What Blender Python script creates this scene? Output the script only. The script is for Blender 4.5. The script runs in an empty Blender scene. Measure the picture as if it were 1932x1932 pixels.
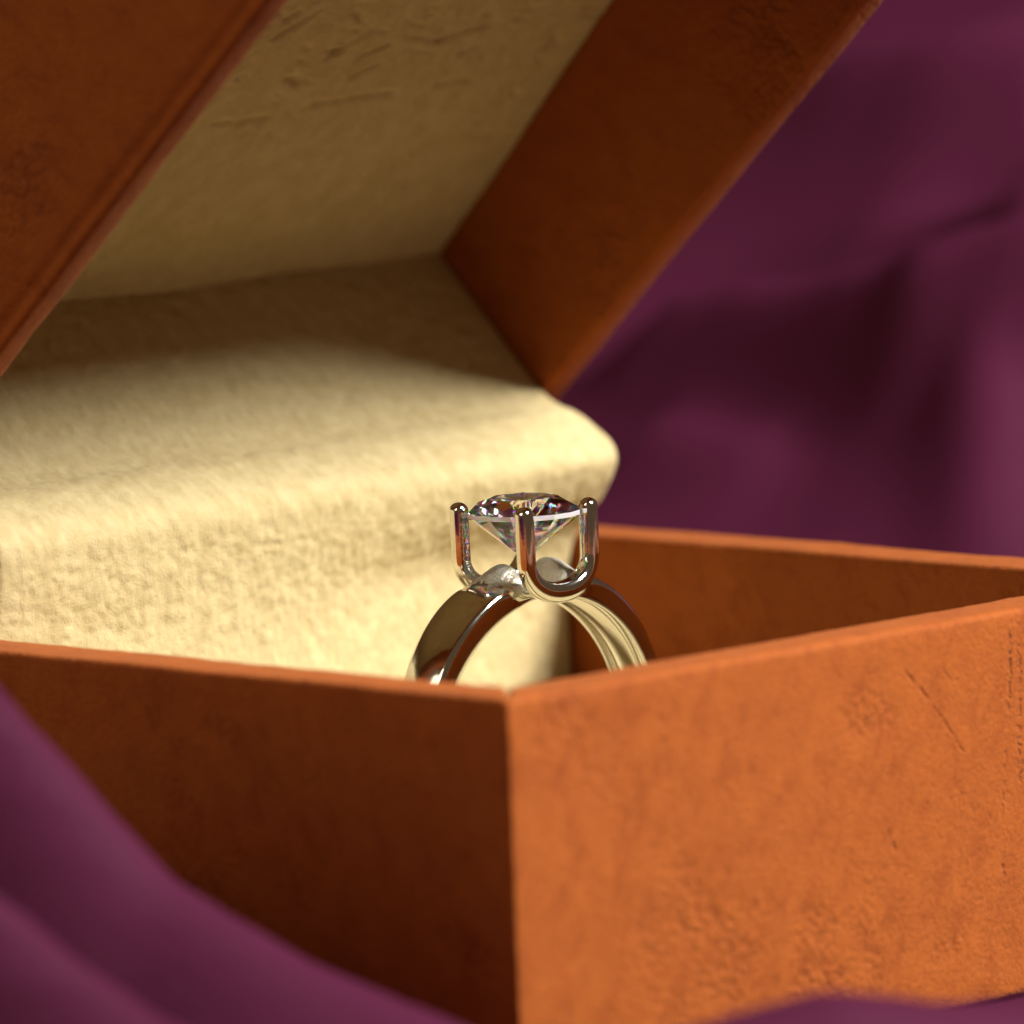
import bpy, bmesh, math, random
from mathutils import Vector, Matrix, noise

scene = bpy.context.scene
# ------------------------------------------------------------------ scale
# plans are drawn in units of U = 0.031 mm; u runs from the hinge wall to the
# front wall of the box, v from one side wall to the other, z is height above the rim
U = 3.1e-5
S = 1932.0          # box side (60 mm)
T = 121.0           # wall thickness
HB = 720.0          # box height
def P(u, v, z):
    return Vector(((u - S / 2) * U, (v - S / 2) * U, (z + HB) * U))

# ------------------------------------------------------------------ camera
cam_d = bpy.data.cameras.new("camera")
cam = bpy.data.objects.new("camera", cam_d)
scene.collection.objects.link(cam)
scene.camera = cam
f = Vector((-0.697292, 0.707044, -0.117783))
r = Vector((0.714662, 0.698419, -0.038338))
up = Vector((-0.055155, 0.110908, 0.992299))
loc = P(14458.68, -12673.38, 2444.22)
cam.matrix_world = Matrix(((r.x, up.x, -f.x, loc.x), (r.y, up.y, -f.y, loc.y), (r.z, up.z, -f.z, loc.z), (0, 0, 0, 1)))
cam_d.sensor_width = 36
cam_d.lens = 360
cam_d.clip_start = 0.02
cam_d.clip_end = 20
cam_d.dof.use_dof = True
cam_d.dof.focus_distance = 19250 * U
cam_d.dof.aperture_fstop = 34

# ------------------------------------------------------------------ world + lamps
w = bpy.data.worlds.new("World"); scene.world = w; w.use_nodes = True
wb = w.node_tree.nodes["Background"]
wb.inputs[0].default_value = (1.0, 0.64, 0.36, 1)
wb.inputs[1].default_value = 0.092

def area(name, pos, target, size, power, col):
    d = bpy.data.lights.new(name, 'AREA'); d.shape = 'DISK'; d.size = size; d.energy = power; d.color = col
    o = bpy.data.objects.new(name, d); scene.collection.objects.link(o)
    o.location = pos
    o.rotation_euler = (Vector(target) - Vector(pos)).to_track_quat('-Z', 'Y').to_euler()
    return o
CEN = P(S / 2, S / 2, 0)
KEY = Vector((1.88, 1.0, 1.90)).normalized()
area("key_lamp", CEN + KEY * 0.60, CEN, 0.20, 10.3, (1.0, 0.95, 0.88))
area("fill_lamp", CEN + Vector((-0.30, -0.84, 0.46)).normalized() * 1.3, CEN, 0.75, 5.4, (1.0, 0.80, 0.56))

vs = scene.view_settings
vs.view_transform = 'Standard'; vs.look = 'None'; vs.exposure = 0; vs.gamma = 1; vs.use_curve_mapping = False
cy = scene.cycles
cy.max_bounces = 24; cy.transmission_bounces = 20; cy.glossy_bounces = 10; cy.diffuse_bounces = 6
cy.use_denoising = True
cy.use_adaptive_sampling = True; cy.adaptive_threshold = 0.02
cy.sample_clamp_indirect = 12
cy.blur_glossy = 0.2

# ------------------------------------------------------------------ node helpers
class NT:
    def __init__(s, name):
        s.m = bpy.data.materials.new(name); s.m.use_nodes = True
        s.t = s.m.node_tree; s.n = s.t.nodes
        s.b = s.n["Principled BSDF"]; s.out = s.n["Material Output"]
    def new(s, typ, **kw):
        n = s.n.new(typ)
        for k, v in kw.items():
            if k.startswith('_'):
                setattr(n, k[1:], v)
            else:
                n.inputs[k].default_value = v
        return n
    def l(s, a, b): s.t.links.new(a, b)
    def math(s, op, a, b=None, c=None, clamp=False):
        n = s.n.new('ShaderNodeMath'); n.operation = op; n.use_clamp = clamp
        for i, x in enumerate((a, b, c)):
            if x is None: continue
            if hasattr(x, 'links'): s.l(x, n.inputs[i])
            else: n.inputs[i].default_value = x
        return n.outputs[0]
    def coords(s, which='Object', scale=(1, 1, 1), rot=(0, 0, 0), loc=(0, 0, 0)):
        tc = s.n.new('ShaderNodeTexCoord'); mp = s.n.new('ShaderNodeMapping')
        mp.inputs['Scale'].default_value = scale; mp.inputs['Rotation'].default_value = rot; mp.inputs['Location'].default_value = loc
        s.l(tc.outputs[which], mp.inputs[0]); return mp.outputs[0]
    def noise(s, vec, scale, detail=2, rough=0.5, dist=0.0):
        n = s.n.new('ShaderNodeTexNoise'); n.inputs['Scale'].default_value = scale
        n.inputs['Detail'].default_value = detail; n.inputs['Roughness'].default_value = rough; n.inputs['Distortion'].default_value = dist
        s.l(vec, n.inputs['Vector']); return n.outputs['Fac']
    def ramp(s, fac, lo, hi, a=0.0, b=1.0):
        n = s.n.new('ShaderNodeMapRange'); n.interpolation_type = 'SMOOTHSTEP'
        n.inputs[1].default_value = lo; n.inputs[2].default_value = hi; n.inputs[3].default_value = a; n.inputs[4].default_value = b
        s.l(fac, n.inputs[0]); return n.outputs[0]
    def mix(s, fac, a, b):
        n = s.n.new('ShaderNodeMix'); n.data_type = 'RGBA'
        if hasattr(fac, 'links'): s.l(fac, n.inputs[0])
        else: n.inputs[0].default_value = fac
        for i, x in ((6, a), (7, b)):
            if hasattr(x, 'links'): s.l(x, n.inputs[i])
            else: n.inputs[i].default_value = (*x, 1)
        return n.outputs[2]
    def bump(s, h, dist, strength=1.0):
        n = s.n.new('ShaderNodeBump'); n.inputs['Distance'].default_value = dist; n.inputs['Strength'].default_value = strength
        s.l(h, n.inputs['Height']); return n.outputs[0]

def leather(name="tan_leather", marks=()):
    k = NT(name)
    c = k.coords('Object', (1 / U,) * 3)                 # plan units
    big = k.noise(c, 1 / 330, 3, 0.55)
    mid = k.noise(c, 1 / 70, 3, 0.6)
    grain = k.noise(c, 1 / 9, 3, 0.65)
    micro = k.noise(c, 1 / 3.5, 2, 0.6)
    # pebbled patches
    vo = k.n.new('ShaderNodeTexVoronoi'); vo.feature = 'SMOOTH_F1'; vo.inputs['Scale'].default_value = 1 / 17
    vo.inputs['Smoothness'].default_value = 0.5
    dv = k.new('ShaderNodeVectorMath', _operation='ADD')
    nz = k.n.new('ShaderNodeTexNoise'); nz.inputs['Scale'].default_value = 1 / 30; k.l(c, nz.inputs['Vector'])
    sc = k.new('ShaderNodeVectorMath', _operation='SCALE'); k.l(nz.outputs['Color'], sc.inputs[0]); sc.inputs['Scale'].default_value = 26
    k.l(c, dv.inputs[0]); k.l(sc.outputs[0], dv.inputs[1]); k.l(dv.outputs[0], vo.inputs['Vector'])
    patch = k.ramp(big, 0.50, 0.66)
    peb = k.math('MULTIPLY', vo.outputs['Distance'], patch)
    # long creases
    c2 = k.coords('Object', (1 / U,) * 3, (0.5, 0.35, 0.25))
    st = k.new('ShaderNodeVectorMath', _operation='MULTIPLY'); st.inputs[1].default_value = (1, 1, 0.28); k.l(c2, st.inputs[0])
    cn = k.noise(st.outputs[0], 1 / 110, 2, 0.5, 0.5)
    line = k.math('ABSOLUTE', k.math('SUBTRACT', cn, 0.5))
    crease = k.ramp(line, 0.0, 0.016, 1.0, 0.0)
    cm = k.ramp(k.noise(c, 1 / 260, 1), 0.5, 0.6)
    brk = k.ramp(mid, 0.44, 0.56)
    fbrk = k.ramp(k.noise(c, 1 / 16, 2), 0.46, 0.58)
    crease = k.math('MULTIPLY', k.math('MULTIPLY', k.math('MULTIPLY', crease, cm), k.math('MULTIPLY', brk, 0.6)), fbrk)
    # individual creases pressed into one face: (y, z) end points in plan units, width
    if marks:
        sep = k.n.new('ShaderNodeSeparateXYZ'); wob = k.new('ShaderNodeVectorMath', _operation='SCALE')
        k.l(nz.outputs['Color'], wob.inputs[0]); wob.inputs['Scale'].default_value = 15
        ad = k.new('ShaderNodeVectorMath', _operation='ADD'); k.l(c, ad.inputs[0]); k.l(wob.outputs[0], ad.inputs[1]); k.l(ad.outputs[0], sep.inputs[0])
        Y, Z = sep.outputs[1], sep.outputs[2]
        for (y0, z0, y1, z1, wd, amt, dash) in marks:
            y0 -= S / 2; y1 -= S / 2; z0 += HB; z1 += HB
            L = math.hypot(y1 - y0, z1 - z0); ex, ez = (y1 - y0) / L, (z1 - z0) / L
            t_ = k.math('ADD', k.math('MULTIPLY', k.math('SUBTRACT', Y, y0 + 7), ex), k.math('MULTIPLY', k.math('SUBTRACT', Z, z0 + 7), ez))
            n_ = k.math('ABSOLUTE', k.math('SUBTRACT', k.math('MULTIPLY', k.math('SUBTRACT', Y, y0 + 7), ez), k.math('MULTIPLY', k.math('SUBTRACT', Z, z0 + 7), ex)))
            m_ = k.math('MULTIPLY', k.ramp(n_, 0.0, wd, amt, 0.0), k.math('MULTIPLY', k.ramp(t_, 0, 14), k.ramp(t_, L - 14, L, 1, 0)))
            m_ = k.math('MULTIPLY', m_, k.ramp(k.noise(c, 1 / 14, 2), 0.44, 0.60) if dash else k.ramp(k.noise(c, 1 / 24, 2), 0.38, 0.56))
            crease = k.math('ADD', crease, m_)
    fib = k.noise(st.outputs[0], 1 / 11, 3, 0.7)
    streak = k.ramp(k.noise(st.outputs[0], 1 / 46, 4, 0.65, 0.6), 0.48, 0.70)
    h = k.math('MULTIPLY', grain, 1.0)
    h = k.math('ADD', h, k.math('MULTIPLY', fib, 0.6))
    h = k.math('ADD', h, k.math('MULTIPLY', micro, 0.3))
    h = k.math('ADD', h, k.math('MULTIPLY', mid, 1.0))
    h = k.math('SUBTRACT', h, k.math('MULTIPLY', peb, 1.5))
    h = k.math('SUBTRACT', h, k.math('MULTIPLY', crease, 1.0))
    col = k.mix(k.ramp(mid, 0.3, 0.72), (0.280, 0.064, 0.0062), (0.318, 0.077, 0.0082))
    col = k.mix(k.ramp(k.noise(c, 1 / 130, 4, 0.6), 0.42, 0.75, 0.0, 0.22), col, (0.225, 0.044, 0.0028))
    col = k.mix(k.ramp(fib, 0.35, 0.68, 0.0, 0.35), col, (0.335, 0.082, 0.0085))
    col = k.mix(k.math('MULTIPLY', streak, 0.60), col, (0.215, 0.040, 0.0026))
    col = k.mix(k.ramp(grain, 0.34, 0.52, 0.30, 0.0), col, (0.20, 0.038, 0.0025))
    dark = k.math('ADD', k.math('MULTIPLY', crease, 0.32), k.math('MULTIPLY', k.ramp(peb, 0.35, 0.75), 0.4), clamp=True)
    col = k.mix(dark, col, (0.155, 0.027, 0.002))
    k.l(col, k.b.inputs['Base Color'])
    k.b.inputs['Roughness'].default_value = 0.7
    k.b.inputs['Specular IOR Level'].default_value = 0.18
    k.b.inputs['Sheen Weight'].default_value = 0.12
    k.b.inputs['Sheen Roughness'].default_value = 0.5
    k.b.inputs['Sheen Tint'].default_value = (1, 0.6, 0.4, 1)
    k.l(k.bump(h, 3.0 * U), k.b.inputs['Normal'])
    return k.m

def suede():
    k = NT("cream_suede")
    c = k.coords('Object', (1 / U,) * 3)
    fine = k.noise(c, 1 / 5, 3, 0.65)
    mid = k.noise(c, 1 / 45, 3, 0.6)
    col = k.mix(k.ramp(mid, 0.3, 0.7), (0.46, 0.372, 0.188), (0.53, 0.44, 0.240))
    k.l(col, k.b.inputs['Base Color'])
    k.b.inputs['Roughness'].default_value = 0.85
    k.b.inputs['Specular IOR Level'].default_value = 0.15
    k.b.inputs['Sheen Weight'].default_value = 0.12
    k.b.inputs['Sheen Roughness'].default_value = 0.4
    k.b.inputs['Sheen Tint'].default_value = (1, 0.93, 0.7, 1)
    h = k.math('ADD', k.math('MULTIPLY', fine, 0.42), k.math('MULTIPLY', k.noise(c, 1 / 13, 2), 0.55))
    k.l(k.bump(h, 3.0 * U), k.b.inputs['Normal'])
    return k.m

def metal(name, rough, bumpd, nscale, col=(0.74, 0.735, 0.70)):
    k = NT(name)
    c = k.coords('Object', (1 / U,) * 3)
    k.b.inputs['Base Color'].default_value = (*col, 1)
    k.b.inputs['Metallic'].default_value = 1
    n1 = k.noise(c, 1 / nscale, 3, 0.6)
    k.l(k.ramp(k.noise(c, 1 / 60, 3), 0.35, 0.7, rough, rough * 1.8), k.b.inputs['Roughness'])
    k.l(k.bump(n1, bumpd * U), k.b.inputs['Normal'])
    return k.m

def gem():
    k = NT("clear_gem")
    k.n.remove(k.b)
    acc = None
    for col, ior in (((1, 0, 0, 1), 1.847), ((0, 1, 0, 1), 1.85), ((0, 0, 1, 1), 1.854)):
        g = k.n.new('ShaderNodeBsdfGlass'); g.inputs['Color'].default_value = col
        g.inputs['IOR'].default_value = ior; g.inputs['Roughness'].default_value = 0.0
        if acc is None: acc = g.outputs[0]
        else:
            a = k.n.new('ShaderNodeAddShader'); k.l(acc, a.inputs[0]); k.l(g.outputs[0], a.inputs[1]); acc = a.outputs[0]
    k.l(acc, k.out.inputs['Surface'])
    return k.m

def cloth():
    k = NT("purple_cloth")
    c = k.coords('Object', (1 / U,) * 3)
    n1 = k.noise(c, 1 / 6, 2, 0.6)
    n2 = k.noise(c, 1 / 500, 3, 0.5)
    col = k.mix(n2, (0.050, 0.0070, 0.0240), (0.066, 0.0100, 0.0315))
    k.l(col, k.b.inputs['Base Color'])
    k.b.inputs['Roughness'].default_value = 0.65
    k.b.inputs['Specular IOR Level'].default_value = 0.05
    k.b.inputs['Sheen Weight'].default_value = 0.0
    k.b.inputs['Sheen Roughness'].default_value = 0.35
    k.b.inputs['Sheen Tint'].default_value = (0.75, 0.35, 0.55, 1)
    k.l(k.bump(n1, 2 * U), k.b.inputs['Normal'])
    return k.m

def girdle():
    k = NT("frosted_girdle")
    k.b.inputs['Base Color'].default_value = (0.95, 0.95, 1, 1)
    k.b.inputs['Roughness'].default_value = 0.35
    k.b.inputs['IOR'].default_value = 1.9
    k.b.inputs['Transmission Weight'].default_value = 0.55
    return k.m
M_GIR = girdle()
MARKS = [(1326, -28, 1316, -205, 9, 1.5, True), (1352, -60, 1340, -330, 10, 1.2, True), (1308, -230, 1285, -400, 8, 0.7, True),
         (1290, -440, 1279, -540, 9, 1.0, True), (1025, -70, 1108, -149, 6, 1.1, False), (1100, -140, 1190, -248, 4, 0.8, False),
         (974, -357, 999, -424, 5, 1.0, False), (1008, -362, 1020, -385, 5, 0.5, False),
         (378, -57, 401, -204, 16, 0.5, False), (401, -204, 419, -321, 14, 0.35, False), (419, -321, 483, -426, 16, 0.35, False), (483, -426, 576, -516, 12, 0.4, False)]
M_LEA = leather()
M_LEF = leather('tan_leather_creased', MARKS); M_SUE = suede(); M_GEM = gem(); M_CLO = cloth()
M_MET = metal("polished_white_gold", 0.07, 0.09, 14)
M_RGH = metal("cast_white_gold", 0.45, 3.5, 7, (0.54, 0.52, 0.45))

# ------------------------------------------------------------------ object helpers
def link(name, me, mat=None, parent=None, smooth=True):
    o = bpy.data.objects.new(name, me); scene.collection.objects.link(o)
    for m in (mat if isinstance(mat, (list, tuple)) else [mat]):
        if m: me.materials.append(m)
    if smooth:
        for p in me.polygons: p.use_smooth = True
    if parent: o.parent = parent
    return o
def tag(o, label, cat, kind=None):
    if label: o["label"] = label
    if cat: o["category"] = cat
    if kind: o["kind"] = kind
def sm(a, b, x):
    x = min(1, max(0, (x - a) / (b - a))); return x * x * (3 - 2 * x)
def ticks(a, b, r, step):
    """grid positions, dense in the rounded ends"""
    e = [0, 0.18, 0.42, 0.7, 1.0]
    n = max(2, int((b - a - 2 * r) / step))
    return [a + r * x for x in e] + [a + r + (b - a - 2 * r) * i / n for i in range(1, n)] + [b - r * x for x in reversed(e)]
def rbox(lo, hi, rad, step=60, warp=None, rough=1.6, wave=2.5, seed=0, final=None, extra=()):
    """rounded, slightly uneven slab; warp maps plan points, final maps to metres"""
    tk = [ticks(lo[i], hi[i], rad, step) for i in range(3)]
    if extra: tk[2] = sorted(set(tk[2][:5] + list(extra) + [x for x in tk[2][5:] if x > max(extra) + 6]))
    bm = bmesh.new(); cache = {}
    def vert(p):
        key = tuple(round(x, 3) for x in p)
        if key in cache: return cache[key]
        q = Vector([min(max(p[i], lo[i] + rad), hi[i] - rad) for i in range(3)])
        d = Vector(p) - q
        pt = q + (d.normalized() * rad if d.length > 1e-9 else d)
        nn = d.normalized() if d.length > 1e-9 else Vector((0, 0, 1))
        k = Vector((seed * 7.3, seed * 3.1, seed * 1.7))
        pt += nn * (noise.noise(pt / 260 + k) * wave + noise.noise(pt / 55 + k) * rough * 0.7 + noise.noise(pt / 24 + k) * rough * 0.35)
        if warp: pt = warp(pt)
        v = bm.verts.new(pt); cache[key] = v; return v
    for ax in range(3):
        i, j = (ax + 1) % 3, (ax + 2) % 3
        for side, val in ((0, lo[ax]), (1, hi[ax])):
            for a in range(len(tk[i]) - 1):
                for b in range(len(tk[j]) - 1):
                    q = []
                    for (x, y) in ((a, b), (a + 1, b), (a + 1, b + 1), (a, b + 1)):
                        p = [0, 0, 0]; p[ax] = val; p[i] = tk[i][x]; p[j] = tk[j][y]; q.append(vert(p))
                    if not side: q.reverse()
                    bm.faces.new(q)
    for v in bm.verts: v.co = final(v.co) if final else v.co * U
    me = bpy.data.meshes.new("slab"); bm.to_mesh(me); bm.free(); return me
def fin_world(p): return P(p.x, p.y, p.z)
def fin_lid(p): return p * U

# ------------------------------------------------------------------ purple cloth (the surface)
def sd(u, v):   # plan -> (right, away) of the picture direction, only used to lay out the folds
    x, y = u - S / 2, v - S / 2
    return x * 0.712 + y * 0.702, -x * 0.702 + y * 0.712
def us(s, d):
    return s * 0.712 - d * 0.702 + S / 2, s * 0.702 + d * 0.712 + S / 2
FOLDS = [  # polylines of (s, d, height), width
    ([(-2600, -900, 500), (-1500, -1250, 900), (-900, -1720, 815), (-590, -1850, 450), (-330, -1950, 310), (0, -2050, 145), (350, -2150, 30), (900, -2300, 0)], 235),
    ([(-2200, -2250, 500), (-1500, -2300, 700), (-900, -2450, 560), (-750, -2500, 440), (-600, -2560, 330), (-300, -2700, 150)], 175),
    ([(-100, -2560, 150), (120, -2500, 240), (350, -2420, 285), (530, -2350, 318), (720, -2250, 294), (860, -2150, 282), (1050, -2000, 300), (1700, -1700, 320)], 230),
    ( [(220, 3168, 60), (294, 3160, 130), (401, 3121, 190), (550, 3001, 220), (774, 2786, 220), (925, 2627, 190)] , 105),
    ( [(925, 2627, 190), (1028, 2599, 220), (1142, 2537, 240), (1329, 2477, 240)] , 120),
    ( [(976, 2660, 90), (1024, 2441, 110), (1034, 2274, 105), (1010, 2129, 80)] , 120),
    ( [(678, 3820, 60), (844, 3701, 130), (1005, 3578, 130), (1224, 3446, 120)] , 150),
    ( [(837, 3214, 30), (1016, 3022, 70), (1180, 2844, 90)] , 90),
    ( [(213, 2947, 40), (341, 2875, 80), (530, 2691, 50)] , 110),
    ([(-1500, 3600, 120), (-600, 4200, 260), (-200, 5200, 240)], 260),
    ([(-3200, 1200, 150), (-2400, 2400, 300), (-1800, 4200, 240)], 320),
    ([(1900, 200, 120), (2300, 1500, 260), (2100, 3000, 200)], 280),
]
def fold(s, d):
    z = 0.0
    for pts, wd in FOLDS:
        best = None
        for (a, b) in zip(pts, pts[1:]):
            ex, ey = b[0] - a[0], b[1] - a[1]
            L2 = ex * ex + ey * ey
            t_ = max(0, min(1, ((s - a[0]) * ex + (d - a[1]) * ey) / L2))
            dd = math.hypot(s - a[0] - t_ * ex, d - a[1] - t_ * ey)
            if best is None or dd < best[0]: best = (dd, a[2] + (b[2] - a[2]) * t_)
        if best[0] < wd * 3:
            z = (z ** 3 + (best[1] * math.exp(-(best[0] / wd) ** 2)) ** 3) ** (1 / 3)
    return z
def cloth_z(s, d):
    x = (d - 1750) / 900
    if x <= 0: rise = 0
    elif x < 1: rise = 0.46 * 900 * x * x / 2
    else: rise = 0.46 * (450 + d - 2650)
    rise += 0.50 * max(0, min(s, 2600) + 300) * sm(1300, 2700, d)
    u, v = us(s, d)
    du = max(-u, u - S, 0); dv = max(-v, v - S, 0)
    dist = math.hypot(du, dv)
    m = min(1, max(0, (dist - 30) / 330)); m = m * m * (3 - 2 * m)
    w_ = noise.noise(Vector((s / 900, d / 900, 3))) * 70 + noise.noise(Vector((s / 380, d / 380, 9))) * 34
    return -HB - 8 + rise + m * (fold(s, d) + max(w_, -60) + 60)
def build_cloth():
    ss = [-4200 + 48 * i for i in range(176)]
    ds = [-4200 + 48 * i for i in range(256)]
    vs_ = []
    for d in ds:
        for s in ss:
            u, v = us(s, d); vs_.append(P(u, v, cloth_z(s, d)))
    n = len(ss)
    fs = [(j * n + i, j * n + i + 1, (j + 1) * n + i + 1, (j + 1) * n + i) for j in range(len(ds) - 1) for i in range(n - 1)]
    me = bpy.data.meshes.new("cloth"); me.from_pydata(vs_, [], fs)
    o = link("purple_cloth", me, M_CLO)
    tag(o, "crumpled purple cloth in soft folds under and behind the open box", "cloth")
build_cloth()

# ------------------------------------------------------------------ ring box
box = bpy.data.objects.new("ring_box", None); scene.collection.objects.link(box)
box.location = P(S / 2, S / 2, -HB); box.empty_display_size = 0.01
tag(box, "open square ring box in tan orange leather with cream suede lining", "ring box")
bpy.context.view_layer.update()
def under(o, parent):
    o.parent = parent; o.matrix_parent_inverse = Matrix.Identity(4)
def rel(fn, org):
    return lambda p: fn(p) - org
ORG = box.location.copy()
def wall(name, side, z0, z1, LU, LV, th, seed, parent, final, gap=0.0, groove=0.0):
    """mitred wall slab; side 0..3 = v=0, v=max, u=0, u=max"""
    length = LU if side < 2 else LV
    h = length / 2
    def warp(p):
        x, y, z = p                       # x along, y thickness from the outside, z up
        x = x * (h - y) / h
        if gap and x > 0: x -= gap * max(0, 1 - y / (th * 0.8)) * min(1, x / (h * 0.5))   # open mitre seam
        if side == 3 and parent is box: x -= 10 * sm(0.93 * h, 0.985 * h, -x) * max(0, 1 - y / (th * 0.6))   # this panel laps over its neighbour
        if groove and y < th * 0.4: y += groove * math.exp(-((z - z0 - 30) / 14) ** 2)  # pressed line along the rim
        if side == 0: q = (h + x, y, z)
        elif side == 1: q = (h - x, LV - y, z)
        elif side == 2: q = (y, h - x, z)
        else: q = (LU - y, h + x, z)
        return Vector(q)
    me = rbox((-h, 0, z0), (h, th, z1), 14, 24 if side in (0, 3) else 45, warp, seed=seed, final=final,
              extra=[z0 + 14 + 4 * k for k in range(14)] if groove else [])
    return link(name, me, M_LEF if (side == 3 and parent is box) else M_LEA, parent)
fw = rel(fin_world, ORG)
for side, nm in ((0, 1), (1, 2), (2, 3), (3, 4)):
    wall("base_wall", side, -HB, 0, S, S, T, nm, box, fw, gap=0)
link("base_floor", rbox((T + 4, T + 4, -HB + 4), (S - T - 4, S - T - 4, -HB + 60), 10, 300, seed=9, final=fw), M_LEA, box)

# cushion pads either side of the ring slot
RU, RV, RZ = 1040.0, 964.0, -271.0      # ring centre
for a, b in ((T + 245, RU - 62), (RU + 62, S - T - 6)):
    link("cushion_pad", rbox((a, T + 6, -HB + 64), (b, S - T - 6, -290), 40, 70, rough=3, seed=int(a), final=fw), M_SUE, box)

# lid ---------------------------------------------------------------
PHI = math.radians(41.73)
LE = 61.0; LT = 66.0; LH = 640.0; Q0 = 16.0; LW = S - 2 * LE; LA = S + 10

lid_me = rbox((0, 0, LH + 1), (LA, LW, LH + LT), 20, 90, seed=21, final=fin_lid)
lid = link("lid", lid_me, M_LEA, box)
lid.location = P(0, LE, 0) - ORG
lid.rotation_euler = (0, -PHI, 0)
for side in range(4):
    wall("lid_wall", side, Q0, LH, LA, LW, LT, 30 + side, lid, fin_lid, groove=7 if side == 0 else 0)

def ridged(x, y, z=0.0):
    return 1 - abs(noise.noise(Vector((x, y, z)))) * 2
# suede pad under the lid top: surface sags a little and carries shallow dents
# shallow dents pressed into the pad, as (a, v) end points
DENTS = [(1078, 803, 1164, 905), (1005, 993, 1086, 1093), (1005, 1095, 1032, 1179), (948, 1110, 981, 1176), (1022, 1303, 1054, 1444), (975, 1394, 995, 1447), (894, 1380, 900, 1488), (884, 1028, 886, 1136), (889, 1141, 887, 1282), (852, 797, 856, 859), (851, 869, 860, 950), (979, 781, 984, 799), (1135, 809, 1160, 843), (970, 915, 949, 972)]
def build_pad():
    a0, a1, v0, v1 = LT + 3, LA - LT - 3, LT + 3, LW - LT - 3
    na, nv = 300, 300
    vs_ = []
    for i in range(na + 1):
        a = a0 + (a1 - a0) * i / na
        b = 403 + (a - 412) * 0.073
        for j in range(nv + 1):
            v = v0 + (v1 - v0) * j / nv
            d = noise.noise(Vector((a / 34, v / 34, 1))) * 1.6 + noise.noise(Vector((a / 15, v / 15, 4))) * 1.0 + noise.noise(Vector((a / 300, v / 300, 7))) * 7
            msk = min(1, max(0, noise.noise(Vector((a / 330 + 4.2, v / 260, 2))) * 3 + (a - 620) / 500))
            cr = max(0, ridged((a + v * 0.25) / 30, (v - a * 0.3) / 150, 5) - 0.72)
            d += msk * cr * 26 * max(0, min(1, noise.noise(Vector((a / 70, v / 70, 8))) * 3))
            for (da, dv, ea, ev) in DENTS:
                fx, fy = ea - da, ev - dv; L2 = fx * fx + fy * fy
                t_ = ((a - da) * fx + (v - dv) * fy) / L2
                if -0.1 < t_ < 1.1:
                    q_ = abs((a - da) * fy - (v - dv) * fx) / math.sqrt(L2) + 3 * noise.noise(Vector((a / 20, v / 20, 3)))
                    if q_ < 24: d += 7.5 * math.exp(-(q_ / 8) ** 2) * sm(-0.1, 0.15, t_) * sm(1.1, 0.8, t_)
            vs_.append((a, v, b + d))
    n = nv + 1; base = len(vs_)
    fs = [(i * n + j, i * n + j + 1, (i + 1) * n + j + 1, (i + 1) * n + j) for i in range(na) for j in range(nv)]
    ring_ = [j for j in range(nv + 1)] + [i * n + nv for i in range(1, na + 1)] + [na * n + j for j in range(nv - 1, -1, -1)] + [i * n for i in range(na - 1, 0, -1)]
    top = []
    for k in ring_:
        p = vs_[k]; top.append(len(vs_)); vs_.append((p[0], p[1], LH - 1))
    m = len(ring_)
    for k in range(m):
        fs.append((ring_[k], top[k], top[(k + 1) % m], ring_[(k + 1) % m]))
    fs.append(tuple(top))
    me = bpy.data.meshes.new("pad"); me.from_pydata([Vector(p) * U for p in vs_], [], fs)
    link("lid_lining", me, M_SUE, lid)
build_pad()

# suede hinge lining: from inside the lid, over the rolled hinge, down into the base
PROF = [(-90, 640), (18, 537), (130, 430), (239, 322), (312, 266), (378, 245), (438, 214), (472, 190), (485, 160), (474, 126), (438, 74), (402, 40), (366, 2), (345, -50), (336, -140), (336, -250), (336, -430), (336, -655)]
i_ = PROF.index((485, 160))
PROF_L = PROF[:i_ + 1] + [(483, 122), (476, 76), (467, 34), (460, -6), (456, -56), (461, -140), (473, -250), (500, -430), (520, -655)]
def spline(pts, step, ref=None):
    out = []
    for i in range(len(pts) - 1):
        p0 = Vector(pts[max(i - 1, 0)]); p1 = Vector(pts[i]); p2 = Vector(pts[i + 1]); p3 = Vector(pts[min(i + 2, len(pts) - 1)])
        n = max(2, int(((p2 - p1) if ref is None else Vector(ref[i + 1]) - Vector(ref[i])).length / step))
        for k in range(n):
            t_ = k / n
            out.append(0.5 * ((2 * p1) + (p2 - p0) * t_ + (2 * p0 - 5 * p1 + 4 * p2 - p3) * t_ * t_ + (3 * p1 - p0 - 3 * p2 + p3) * t_ ** 3))
    out.append(Vector(pts[-1])); return out
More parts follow.
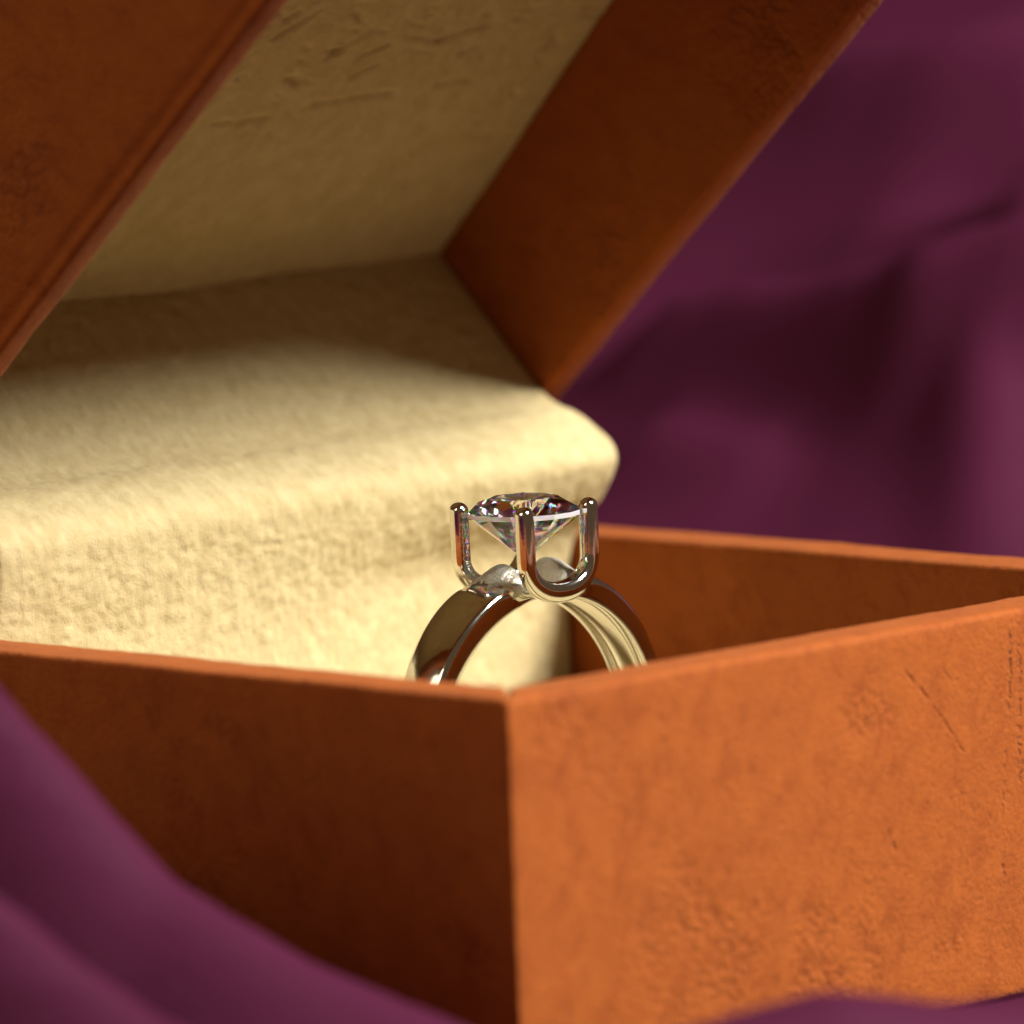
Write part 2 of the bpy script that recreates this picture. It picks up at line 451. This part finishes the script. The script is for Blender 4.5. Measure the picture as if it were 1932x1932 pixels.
def build_lining():
    pr = spline(PROF, 7.0); pl = spline(PROF_L, 7.0, PROF)
    nrm = []; nl = []
    for i in range(len(pr)):
        d = (pr[min(i + 1, len(pr) - 1)] - pr[max(i - 1, 0)]).normalized()
        nrm.append(Vector((-d.y, d.x)))
        d = (pl[min(i + 1, len(pl) - 1)] - pl[max(i - 1, 0)]).normalized(); nl.append(Vector((-d.y, d.x)))
    V0, V1 = 130.0, 1803.0
    vt = [V0, V0 + 2, V0 + 6, V0 + 12] + [V0 + 12 + (V1 - V0 - 24) * i / 250 for i in range(1, 250)] + [V1 - 12, V1 - 6, V1 - 2, V1]
    verts = []; arc = 0
    for i, p in enumerate(pr):
        if i: arc += (p - pr[i - 1]).length
        for v in vt:
            e = min(v - V0, V1 - v)
            rollv = -10 * (1 - math.sqrt(max(0, 1 - (1 - min(e, 12) / 12) ** 2)))
            lean = 0.25 * math.sin(v / 260)
            q = Vector((v / 19 + lean, arc / 25, 0))
            wx = Vector((v + 9 * noise.noise(Vector((v / 40, arc / 40, 31))), arc + 9 * noise.noise(Vector((v / 40, arc / 40, 47))), 0))
            dist = noise.voronoi(Vector((wx.x / 26, wx.y / 38, 0.5)))[0]
            pebble = min(0.55, dist[1] - dist[0])
            d = pebble * 5.2 + noise.noise(q) * 1.6 + noise.noise(Vector((v / 42, arc / 60, 5))) * 2.6 + noise.noise(Vector((v / 11, arc / 13, 9))) * 0.5
            d += noise.noise(Vector((v / 420, arc / 200, 12))) * 7
            d *= min(1, 0.15 + e / 60)
            k_ = sm(800, 1795, v)
            o = pl[i].lerp(p, k_) + nl[i].lerp(nrm[i], k_) * (d + rollv)
            verts.append((o.x, v, o.y))
    n = len(vt); m = len(pr); off = len(verts)
    for i, p in enumerate(pr):
        for v in vt:
            k_ = sm(800, 1795, v)
            o = pl[i].lerp(p, k_) - nl[i].lerp(nrm[i], k_) * 46
            verts.append((o.x, v, o.y))
    fs = []
    for i in range(m - 1):
        for j in range(n - 1):
            fs.append((i * n + j, i * n + j + 1, (i + 1) * n + j + 1, (i + 1) * n + j))
            fs.append((off + i * n + j, off + (i + 1) * n + j, off + (i + 1) * n + j + 1, off + i * n + j + 1))
        for j, fl in ((0, 0), (n - 1, 1)):
            q = [i * n + j, (i + 1) * n + j, off + (i + 1) * n + j, off + i * n + j]
            fs.append(tuple(reversed(q)) if fl else tuple(q))
    for j in range(n - 1):
        fs.append((j, off + j, off + j + 1, j + 1)); k = (m - 1) * n
        fs.append((k + j, k + j + 1, off + k + j + 1, off + k + j))
    me = bpy.data.meshes.new("lining"); me.from_pydata([P(*p) - ORG for p in verts], [], fs)
    link("hinge_lining", me, M_SUE, box)
build_lining()

# ------------------------------------------------------------------ ring
ring = bpy.data.objects.new("solitaire_ring", None); scene.collection.objects.link(ring)
ring.location = P(RU, RV, RZ - 340); ring.empty_display_size = 0.005
tag(ring, "polished silver solitaire ring with a round clear stone standing in the box", "ring")
RO = ring.location.copy()
def PR(u, v, z): return P(u, v, z) - RO

def build_band():
    RI = 287.0
    N = 640
    verts = []; fs = []; mats = []
    ths = []
    for i in range(N):
        x = -math.pi + 2 * math.pi * i / N
        ths.append(x - 0.62 * math.sin(x) * math.exp(-(x / 1.2) ** 2) if abs(x) < 2.2 else x)
    for th in ths:
        at = abs(th)
        hw = 60 - 9 * sm(0.35, 1.3, at) - 6 * sm(0.35, 0.1, at)
        ro = 340 - 9 * sm(0.5, 1.4, at)
        lump = 19 * sm(0.37, 0.20, at)
        scoop = sm(0.165, 0.10, at)
        ro = (ro + lump) * (1 - scoop) + 306 * scoop
        dome = 4 + 14 * sm(0.42, 0.2, at) * (1 - scoop)
        ch = min(11 + 9 * sm(0.5, 0.15, at), (ro - RI) * 0.42)
        sec = []
        # outer surface, from the far edge to the near edge, softly domed with rounded edges
        for k in range(7):
            a = math.pi - (math.pi / 2) * k / 6
            sec.append((-hw + ch + ch * math.cos(a), ro - dome - ch + ch * math.sin(a)))
        for k in range(1, 8):
            x = -hw + ch + (2 * hw - 2 * ch) * k / 8
            sec.append((x, ro - dome * (2 * k / 8 - 1) ** 2))
        for k in range(7):
            a = math.pi / 2 - (math.pi / 2) * k / 6
            sec.append((hw - ch + ch * math.cos(a), ro - dome - ch + ch * math.sin(a)))
        # near side face down, inner surface with a shallow hollow between two lips
        for k in (0.35, 0.7): sec.append((hw, ro - dome - ch + (RI + 3 - (ro - dome - ch)) * k))
        sec += [(hw, RI + 3), (hw - 0.9, RI + 0.9), (hw - 3, RI), (hw - 16, RI), (hw - 18, RI + 1), (hw - 20, RI + 4), (hw - 24, RI + 6.5), (hw * 0.25, RI + 9),
                (-hw * 0.25, RI + 9), (-hw + 24, RI + 6.5), (-hw + 20, RI + 4), (-hw + 18, RI + 1), (-hw + 16, RI), (-hw + 3, RI), (-hw + 0.9, RI + 0.9), (-hw, RI + 3)]
        for k in (0.3, 0.65): sec.append((-hw, RI + 3 + (ro - dome - ch - RI - 3) * k))
        ns = len(sec)
        for (x, rr) in sec:
            jit = 0
            if at < 0.3 and rr > RI + 20: jit = noise.noise(Vector((x / 12, th * 22, rr / 14))) * 1.3 * sm(0.3, 0.2, at)
            verts.append(PR(RU + x, RV + (rr + jit) * math.sin(th), RZ + (rr + jit) * math.cos(th)))
    for i in range(N):
        k = (i + 1) % N
        for j in range(ns):
            l = (j + 1) % ns
            fs.append((i * ns + j, i * ns + l, k * ns + l, k * ns + j))
            mats.append(1 if abs(ths[i]) < 0.335 - 0.02 * (j > 15) + 0.012 * math.sin(j * 1.3) and j < 21 else 0)
    me = bpy.data.meshes.new("band"); me.from_pydata(verts, [], fs)
    o = link("band", me, [M_MET, M_RGH], ring)
    for p, m in zip(me.polygons, mats): p.material_index = m
    return me
build_band()
def recalc(me):
    bm = bmesh.new(); bm.from_mesh(me); bmesh.ops.recalc_face_normals(bm, faces=bm.faces); bm.to_mesh(me); bm.free()

# four prongs: two U-shaped wires, one on each side of the band
PP = 85.0; ZT = 197.0; ZB = 24.0
def build_prong(su, sv):
    """swept from the tip down and round to the middle of the U"""
    path = []
    z1 = 92.0
    for k in range(15): path.append((PP + 1.5 - 1.5 * (k / 14), ZT - 15 + (z1 - ZT + 15) * k / 14, 0))
    for k in range(1, 25):
        a = math.pi / 2 * k / 24
        c_, s_ = math.cos(a), math.sin(a)
        path.append((PP * c_ ** 0.92 if k < 24 else 0.0, z1 - (z1 - ZB - 4) * s_ ** 1.0, k / 24))
    NS = 28
    verts = []; fs = []
    rings = []
    tip = []
    for q in range(6):              # domed tip
        a = math.pi / 2 * (1 - q / 6)
        tip.append((path[0][0], path[0][1] + 15.5 * math.sin(a), 0, max(0.04, math.cos(a))))
    full = [(x, z, k, s_) for (x, z, k, s_) in tip] + [(x, z, k, 1.0) for (x, z, k) in path]
    for i, (x, z, k, sc_) in enumerate(full):
        a = full[max(i - 1, 0)]; b = full[min(i + 1, len(full) - 1)]
        t_ = Vector((b[0] - a[0], b[1] - a[1]))
        if t_.length < 1e-6: t_ = Vector((0, -1))
        t_.normalize()
        if i < 7: t_ = Vector((0, -1))
        if i == len(full) - 1: t_ = Vector((-1, 0))
        side = Vector((t_.y, -t_.x))          # in the (v, z) plane, pointing outwards of the U
        wv = (16.2 + 4.5 * sm(0.1, 1, k)) * sc_
        wu = (17 + 4 * sm(0.2, 1, k)) * sc_
        for j in range(NS):
            an = 2 * math.pi * j / NS
            ex = 2 / 2.7
            ca, sa = math.cos(an), math.sin(an)
            du = wu * math.copysign(abs(ca) ** ex, ca)
            dv = wv * math.copysign(abs(sa) ** ex, sa)
            # inner face carries fine filing ridges
            if i > 7: du += 1.1 * math.sin(i * 2.6) * sm(0.8, 0.95, -ca)
            pv = x + side.x * -dv; pz = z + side.y * -dv
            verts.append(PR(RU + su * (PP + 1 + du), RV + sv * pv, pz))
    n = len(full)
    for i in range(n - 1):
        for j in range(NS):
            l = (j + 1) % NS
            fs.append((i * NS + j, i * NS + l, (i + 1) * NS + l, (i + 1) * NS + j))
    fs.append(tuple(range(NS)))
    me = bpy.data.meshes.new("prong"); me.from_pydata(verts, [], fs); recalc(me)
    return link("prong", me, M_MET, ring)
for su in (1, -1):
    for sv in (-1, 1):
        build_prong(su, sv)

# round brilliant stone
def build_stone():
    R = 108.0; rt = 0.60 * R; hc = 26.0; hp = 84.0; g = 9.0; zc = 173.0; rM = 0.80 * R; rP = 0.24 * R
    rot = math.radians(9)
    def pt(rad, ang, z):
        a = math.radians(ang) + rot
        return PR(RU + rad * math.cos(a), RV + rad * math.sin(a), zc + z)
    V = []; F = []
    def add(p): V.append(p); return len(V) - 1
    c22 = math.cos(math.radians(22.5))
    sl = hc / (R - rt); slp = hp / R
    Tt = [add(pt(rt, 45 * k, g / 2 + hc)) for k in range(8)]
    Mm = [add(pt(rM, 45 * k + 22.5, g / 2 + hc - sl * (rM * c22 - rt))) for k in range(8)]
    Gt = [add(pt(R, 22.5 * j, g / 2)) for j in range(16)]
    Gb = [add(pt(R, 22.5 * j, -g / 2)) for j in range(16)]
    Pp = [add(pt(rP, 45 * k + 22.5, -g / 2 - hp + slp * rP * c22)) for k in range(8)]
    C = add(pt(0, 0, -g / 2 - hp))
    F.append(Tt)
    for k in range(8):
        k1 = (k + 1) % 8
        F.append([Tt[k], Mm[k], Tt[k1]])
        F.append([Tt[k], Mm[k - 1], Gt[2 * k], Mm[k]])
        F.append([Mm[k], Gt[2 * k], Gt[2 * k + 1]]); F.append([Mm[k], Gt[2 * k + 1], Gt[(2 * k + 2) % 16]])
        F.append([C, Pp[k], Gb[2 * k], Pp[k - 1]])
        F.append([Pp[k], Gb[2 * k + 1], Gb[2 * k]]); F.append([Pp[k], Gb[(2 * k + 2) % 16], Gb[2 * k + 1]])
    for j in range(16): F.append([Gt[j], Gb[j], Gb[(j + 1) % 16], Gt[(j + 1) % 16]])
    me = bpy.data.meshes.new("stone"); me.from_pydata(V, [], F); recalc(me)
    link("gemstone", me, [M_GEM, M_GIR], ring, smooth=False)
    for p in me.polygons: p.material_index = 1 if p.index >= len(F) - 16 else 0
build_stone()
